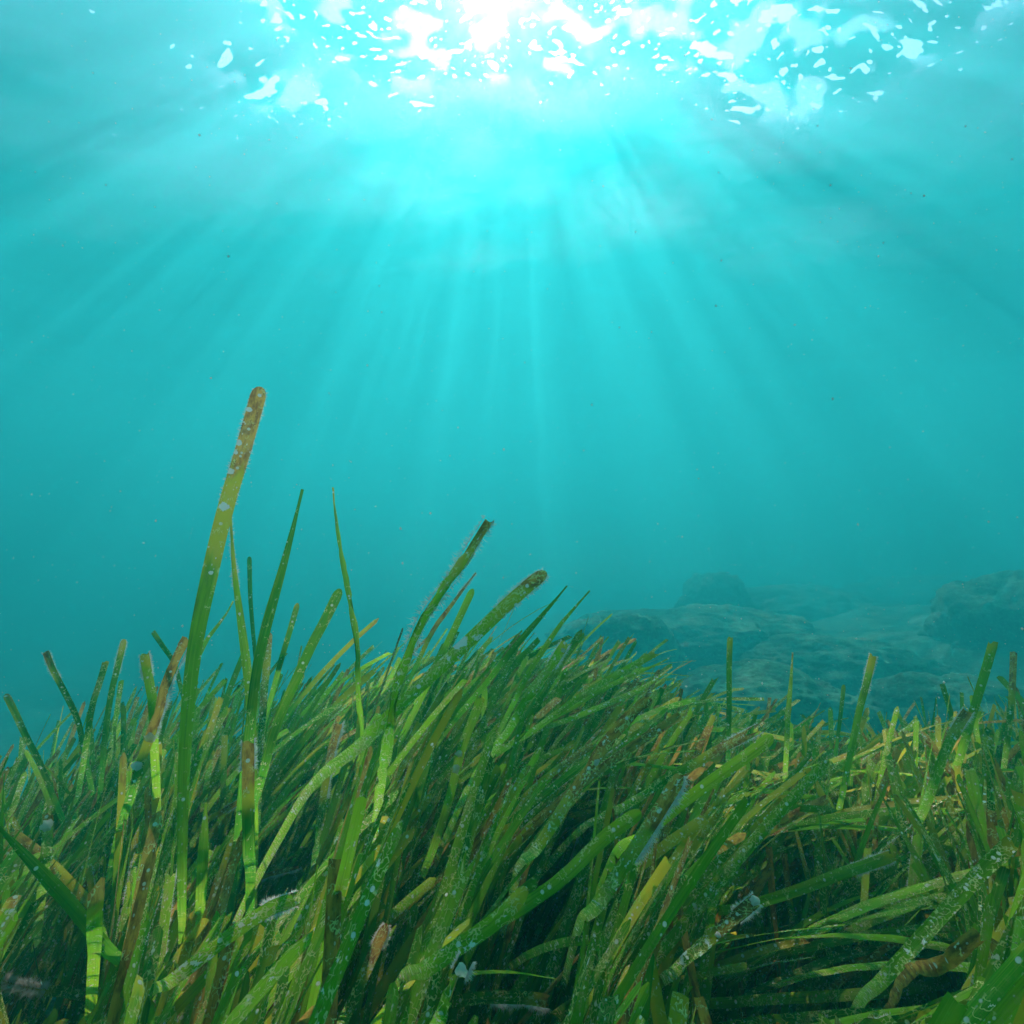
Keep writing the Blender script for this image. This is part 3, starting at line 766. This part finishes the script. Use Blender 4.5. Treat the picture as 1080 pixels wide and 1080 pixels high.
for hi, (short, label, pts, wpx, tip, age, crust, fuzz, ragged, seed) in enumerate(HERO):
    rr = np.random.default_rng(100 + hi)
    D = 0.42 if hi == 0 else hero_depth(wpx)
    width = 0.9 * wpx * D / F
    n = len(pts)
    P2 = np.array(pts, float)
    al = np.r_[0, np.cumsum(np.linalg.norm(np.diff(P2, axis=0), axis=1))]
    al = (al[-1] * 0.4 - al) / F * D                    # the blade leans away from the lens, so light falls on this side of it
    dep = [max(0.22, D + 0.30 * q) for q in al]
    P3 = [unproject(px, py, dep[k]) for k, (px, py) in enumerate(pts)]
    # the hidden lower part runs on in the same direction and sinks back into the canopy down to its root
    last = P3[-1]
    if last[2] - ground(last[0], last[1]) > 0.05:
        e2 = P2[-1] - P2[-2]
        e2 /= np.linalg.norm(e2)
        run = min(240.0, max(80.0, (940 - P2[-1][1]) / max(0.35, e2[1])))
        q2 = P2[-1] + e2 * run
        hit = dep[-1]
        while hit < dep[-1] + 0.2:
            w_ = unproject(q2[0], q2[1], hit)
            if w_[2] <= ground(w_[0], w_[1]): break
            hit += 0.03
        m2 = P2[-1] + e2 * run * 0.5
        P3.append(unproject(m2[0], m2[1], dep[-1] + (hit - dep[-1]) * 0.42))
        rt = unproject(q2[0], q2[1], hit)
        if rt[2] - ground(rt[0], rt[1]) > 0.03:
            P3.append(rt - np.array((0, 0, (rt[2] - ground(rt[0], rt[1])) * 0.3)))
        rt = rt.copy(); rt[2] = ground(rt[0], rt[1]) - 0.01
        P3.append(rt)
    P = spline(P3[::-1], 64 if ragged > 0.04 else 44)
    view = CAM - P[len(P) // 2]; view /= np.linalg.norm(view)
    root = P[0].copy()
    e = empty('seagrass_shoot', root)
    vis_len = sum(np.linalg.norm(P3[k + 1] - P3[k]) for k in range(n - 1))
    hn = view + np.array((rr.normal(0, 0.15), 0, rr.normal(0, 0.15)))
    v, f, luv, lf, fr = leaf_arrays(P, width, hn / np.linalg.norm(hn), (0.0, 0.0), tip, seed, age, crust, 5, ragged, base_w=0.5 if hi == 0 else 0.72, dscale=(D, dep[-1], dep[0]), hidden=max(0.0, 1 - vis_len / np.sum(np.linalg.norm(np.diff(P, axis=0), axis=1))))
    # position along the leaf is counted over its visible part
    s = fr[5]
    tv = np.clip(1 - (s[-1] - s) / vis_len, 0, 1)
    lf[:, 1] = np.repeat(tv, 5)
    o = ribbon_object('leaf', v, f, luv, lf, e, root)
    if hi in SPOTS:
        sp = []
        P = fr[0]
        pxs, pys, _ = project(P)
        for (sx, sy, sr) in SPOTS[hi]:
            k = int(np.argmin((pxs - sx) ** 2 + (pys - sy) ** 2))
            k0, k1 = max(0, k - 1), min(len(P) - 1, k + 1)
            tx, ty = pxs[k1] - pxs[k0], pys[k1] - pys[k0]
            ll = math.hypot(tx, ty)
            al = ((sx - pxs[k]) * tx + (sy - pys[k]) * ty) / ll
            step = ll / max(1, (k1 - k0))
            tt_ = (s[k] + al / step * (s[k1] - s[k0]) / (k1 - k0)) / s[-1]
            pr = np.array([sx, sy]) - np.array([pxs[k], pys[k]])
            c_, W_, N_, T_, w_ = frame_at(fr, min(0.995, tt_))
            wx, wy, _z = project(np.array([c_ + W_ * w_ * 0.5, c_]))
            wv_ = np.array([wx[0] - wx[1], wy[0] - wy[1]])
            u = float(np.dot(pr, wv_) / max(1e-6, np.dot(wv_, wv_)) * 0.5)
            sp.append((min(0.995, tt_), max(-0.38, min(0.38, u)), sr * D / F))
        if hi in (0, 17):
            L_ = s[-1]
            o.data.materials.clear()
            o.data.materials.append(leaf_material([(u_ * frame_at(fr, t_)[4], t_ * L_, r_) for t_, u_, r_ in sp]))
        else:
            add_spots(o, fr, sp, root, rr, single=True)
    if fuzz:
        vis0 = 1 - vis_len / s[-1]
        lo = vis0 + (1 - vis0) * (0.72 if fuzz == 1 else 0.35)
        if fuzz == 3: lo = vis0 + 0.1
        sides = [-1, 1] if fuzz in (1, 3) or hi == 16 else [1 if rr.random() < 0.5 else -1]
        if fuzz == 2 and hi != 16:
            c_, W_, N_, T_, w_ = frame_at(fr, 0.8)
            sides = [1 if W_[0] > 0 else -1]
        ln = {1: 0.0038, 2: 0.006, 3: 0.008}[fuzz]
        add_fuzz(o, fr, lo, 0.999, sides, ln, {1: 320, 2: 650, 3: 1800}[fuzz], root, rr, 0.36 if ragged > 0.1 else (0 if fuzz == 3 else 0.47))
    tag(e, label, 'seagrass')
    anchor = pts[min(2, n - 1)]
    shoots.append((e, anchor))
    hero_anchor.setdefault(short, anchor)
    # younger leaves of the same shoot
    lean = float(np.interp(project(root)[0], LEAN_X, LEAN_A))
    for q in range(3):
        rp = root + np.array((rr.normal(0, 0.004), rr.normal(0, 0.004), 0))
        P = grow(rp, rr, lean + rr.normal(0, 8))
        if P is None: continue
        ag, cr = leaf_style(rr)
        v, f, luv, lf, fr = leaf_arrays(P, rr.uniform(0.006, 0.009), facing(rr), (rr.normal(0, 0.3), rr.normal(0, 0.6)), TIPS[rr.integers(7)], rr.random(), ag, cr, 5, 0.02)
        ribbon_object('leaf', v, f, luv, lf, e, root)

# ------------------------------------------------------------------ the rest of the meadow
rr = np.random.default_rng(4242)
plants = []
for _ in range(9500):
    y = rr.uniform(0.05, 1.9)
    x = rr.uniform(-1.0, 1.15) * (y + 0.35)
    d = math.hypot(x, y)
    if d > 1.9 or x < -1.25 - 0.1 * y or d < 0.12: continue
    dens = 1.0 if d < 0.75 else max(0.08, 0.8 - (d - 0.75) * 1.1)
    if rr.random() > dens * 0.8: continue
    root = np.array((x, y, ground(x, y) - 0.008))
    px = float(project(np.array([root[0], root[1], root[2] + 0.35]))[0]) if y > 0.1 else 540 + F * x / 0.3
    lean = float(np.interp(px, LEAN_X, LEAN_A)) + rr.normal(0, 14)
    leaves = []
    for q in range(rr.integers(4, 7)):
        rp = root + np.array((rr.normal(0, 0.006), rr.normal(0, 0.006), 0))
        P = grow(rp, rr, lean + rr.normal(0, 9))
        if P is None: continue
        ag, cr = leaf_style(rr)
        leaves.append((P, rr.uniform(0.0056, 0.0090), facing(rr), (rr.normal(0, 0.35), rr.normal(0, 0.7)), TIPS[rr.integers(7)], float(rr.random()), ag, cr))
    if not leaves: continue
    # how large it shows: sum over leaves of the near upper part inside the frame
    best = 0
    for L in leaves:
        ppx, ppy, z = project(L[0][8:])
        ok = (z > 0.1) & (ppx > -20) & (ppx < 1100) & (ppy < 1090)
        if ok.any(): best += float(np.sum(1.0 / z[ok] ** 2))
    plants.append((best, leaves, root))
plants.sort(key=lambda p: -p[0])
N_IND = 300 - len(HERO)
print('plants', len(plants))

SHARED = {}
for pi, (best, leaves, root) in enumerate(plants[:N_IND]):
    e = empty('seagrass_shoot', root)
    ages, crusts = [], []
    for (P, w, nf, tw, tip, seed, ag, cr) in leaves:
        v, f, luv, lf, fr = leaf_arrays(P, w, nf, tw, tip, seed, ag, cr, 5, 0.03 if cr > 0.7 else 0.01)
        o = ribbon_object('leaf', v, f, luv, lf, e, root)
        q = rr.random()
        ages.append(ag); crusts.append(cr)
        if q < 0.10:
            add_fuzz(o, fr, rr.uniform(0.5, 0.8), 0.998, [1] if rr.random() < 0.5 else [-1], rr.uniform(0.002, 0.004), 330, root, rr)
        if q > 0.70 or cr > 0.85:
            add_spots(o, fr, [(rr.uniform(0.45, 0.98), rr.uniform(-0.38, 0.38), rr.choice([0.0005, 0.0008, 0.0012, 0.002], p=[.4, .35, .18, .07])) for _ in range(rr.integers(3, 14))], root, rr)
    tips = np.array([L[0][-1] for L in leaves])
    tpx, tpy, tz = project(tips)
    best_i = int(np.argmin(tpy + (tz < 0.1) * 9999))
    ax_, ay_ = float(tpx[best_i]), float(tpy[best_i])
    look = 'brown-tipped' if max(ages) > 0.55 else ('bright green' if np.mean([ (L[5] * 7.13) % 1 for L in leaves]) > 0.5 else 'dark green')
    skin = 'heavily crusted' if np.mean(crusts) > 0.62 else ('speckled' if np.mean(crusts) > 0.38 else 'fairly clean')
    nm = min(hero_anchor, key=lambda k: (hero_anchor[k][0] - ax_) ** 2 + (hero_anchor[k][1] - ay_) ** 2)
    dx, dy = ax_ - hero_anchor[nm][0], ay_ - hero_anchor[nm][1]
    rel = ('right of' if dx > 0 else 'left of') if abs(dx) > abs(dy) else ('above' if dy < 0 else 'below')
    num = {1: 'one-leaved', 2: 'two-leaved', 3: 'three-leaved', 4: 'four-leaved', 5: 'five-leaved', 6: 'six-leaved'}[len(leaves)]
    lab = f'{look} {skin} {num} seagrass {rel} {nm}'
    tag(e, lab, 'seagrass')
    SHARED.setdefault(lab, []).append((ax_, e))
for e, _a in shoots: e['group'] = 'seagrass shoots of the meadow'
for k, es in SHARED.items():
    es.sort(key=lambda q: q[0])
    w_ = {1: [''], 2: [', left one', ', right one'], 3: [', left one', ', middle one', ', right one'],
          6: [', leftmost', ', second from left', ', third from left', ', third from right', ', second from right', ', rightmost'],
          5: [', leftmost', ', second from left', ', middle one', ', second from right', ', rightmost'],
          4: [', leftmost', ', inner left', ', inner right', ', rightmost']}.get(len(es), [''] * len(es))
    for (a_, e), t_ in zip(es, w_):
        e['group'] = 'seagrass shoots of the meadow'
        if len((k + t_).split()) <= 16: e['label'] = k + t_

V, Fc, LU, LF = [], [], [], []
base = 0
for (best, leaves, root) in plants[N_IND:]:
    for (P, w, nf, tw, tip, seed, ag, cr) in leaves:
        v, f, luv, lf, fr = leaf_arrays(P, w, nf, tw, tip, seed, ag, cr, 3, 0.0)
        V.append(v); Fc.append(f + base); LU.append(luv); LF.append(lf); base += len(v)
o = ribbon_object('seagrass', np.vstack(V), np.vstack(Fc), np.vstack(LU), np.vstack(LF))
tag(o, 'dense mass of smaller seagrass filling the meadow between the larger shoots', kind='stuff')

# ------------------------------------------------------------------ specks drifting in the water
v, f = [], []
for _ in range(3200):
    D = rr.uniform(0.35, 3.0)
    c = unproject(rr.uniform(-150, 1230), rr.uniform(-100, 900), D)
    if c[2] > SURF_Z - 0.3: continue
    r = D * rr.choice([0.0008, 0.0014, 0.0026], p=[.70, .26, .04]) * rr.uniform(0.6, 1.3)
    i = len(v)
    for dv in ((1, 0, 0), (-1, 0, 0), (0, 1, 0), (0, -1, 0), (0, 0, 1), (0, 0, -1)):
        v.append(c + np.array(dv) * r * rr.uniform(0.5, 1.2))
    f += [(i, i + 2, i + 4), (i + 2, i + 1, i + 4), (i + 1, i + 3, i + 4), (i + 3, i, i + 4), (i + 2, i, i + 5), (i + 1, i + 2, i + 5), (i + 3, i + 1, i + 5), (i, i + 3, i + 5)]
o = link_mesh('drifting_specks', [tuple(map(float, q)) for q in v], f, FUZZ)
tag(o, 'tiny pale specks drifting in the water', kind='stuff')
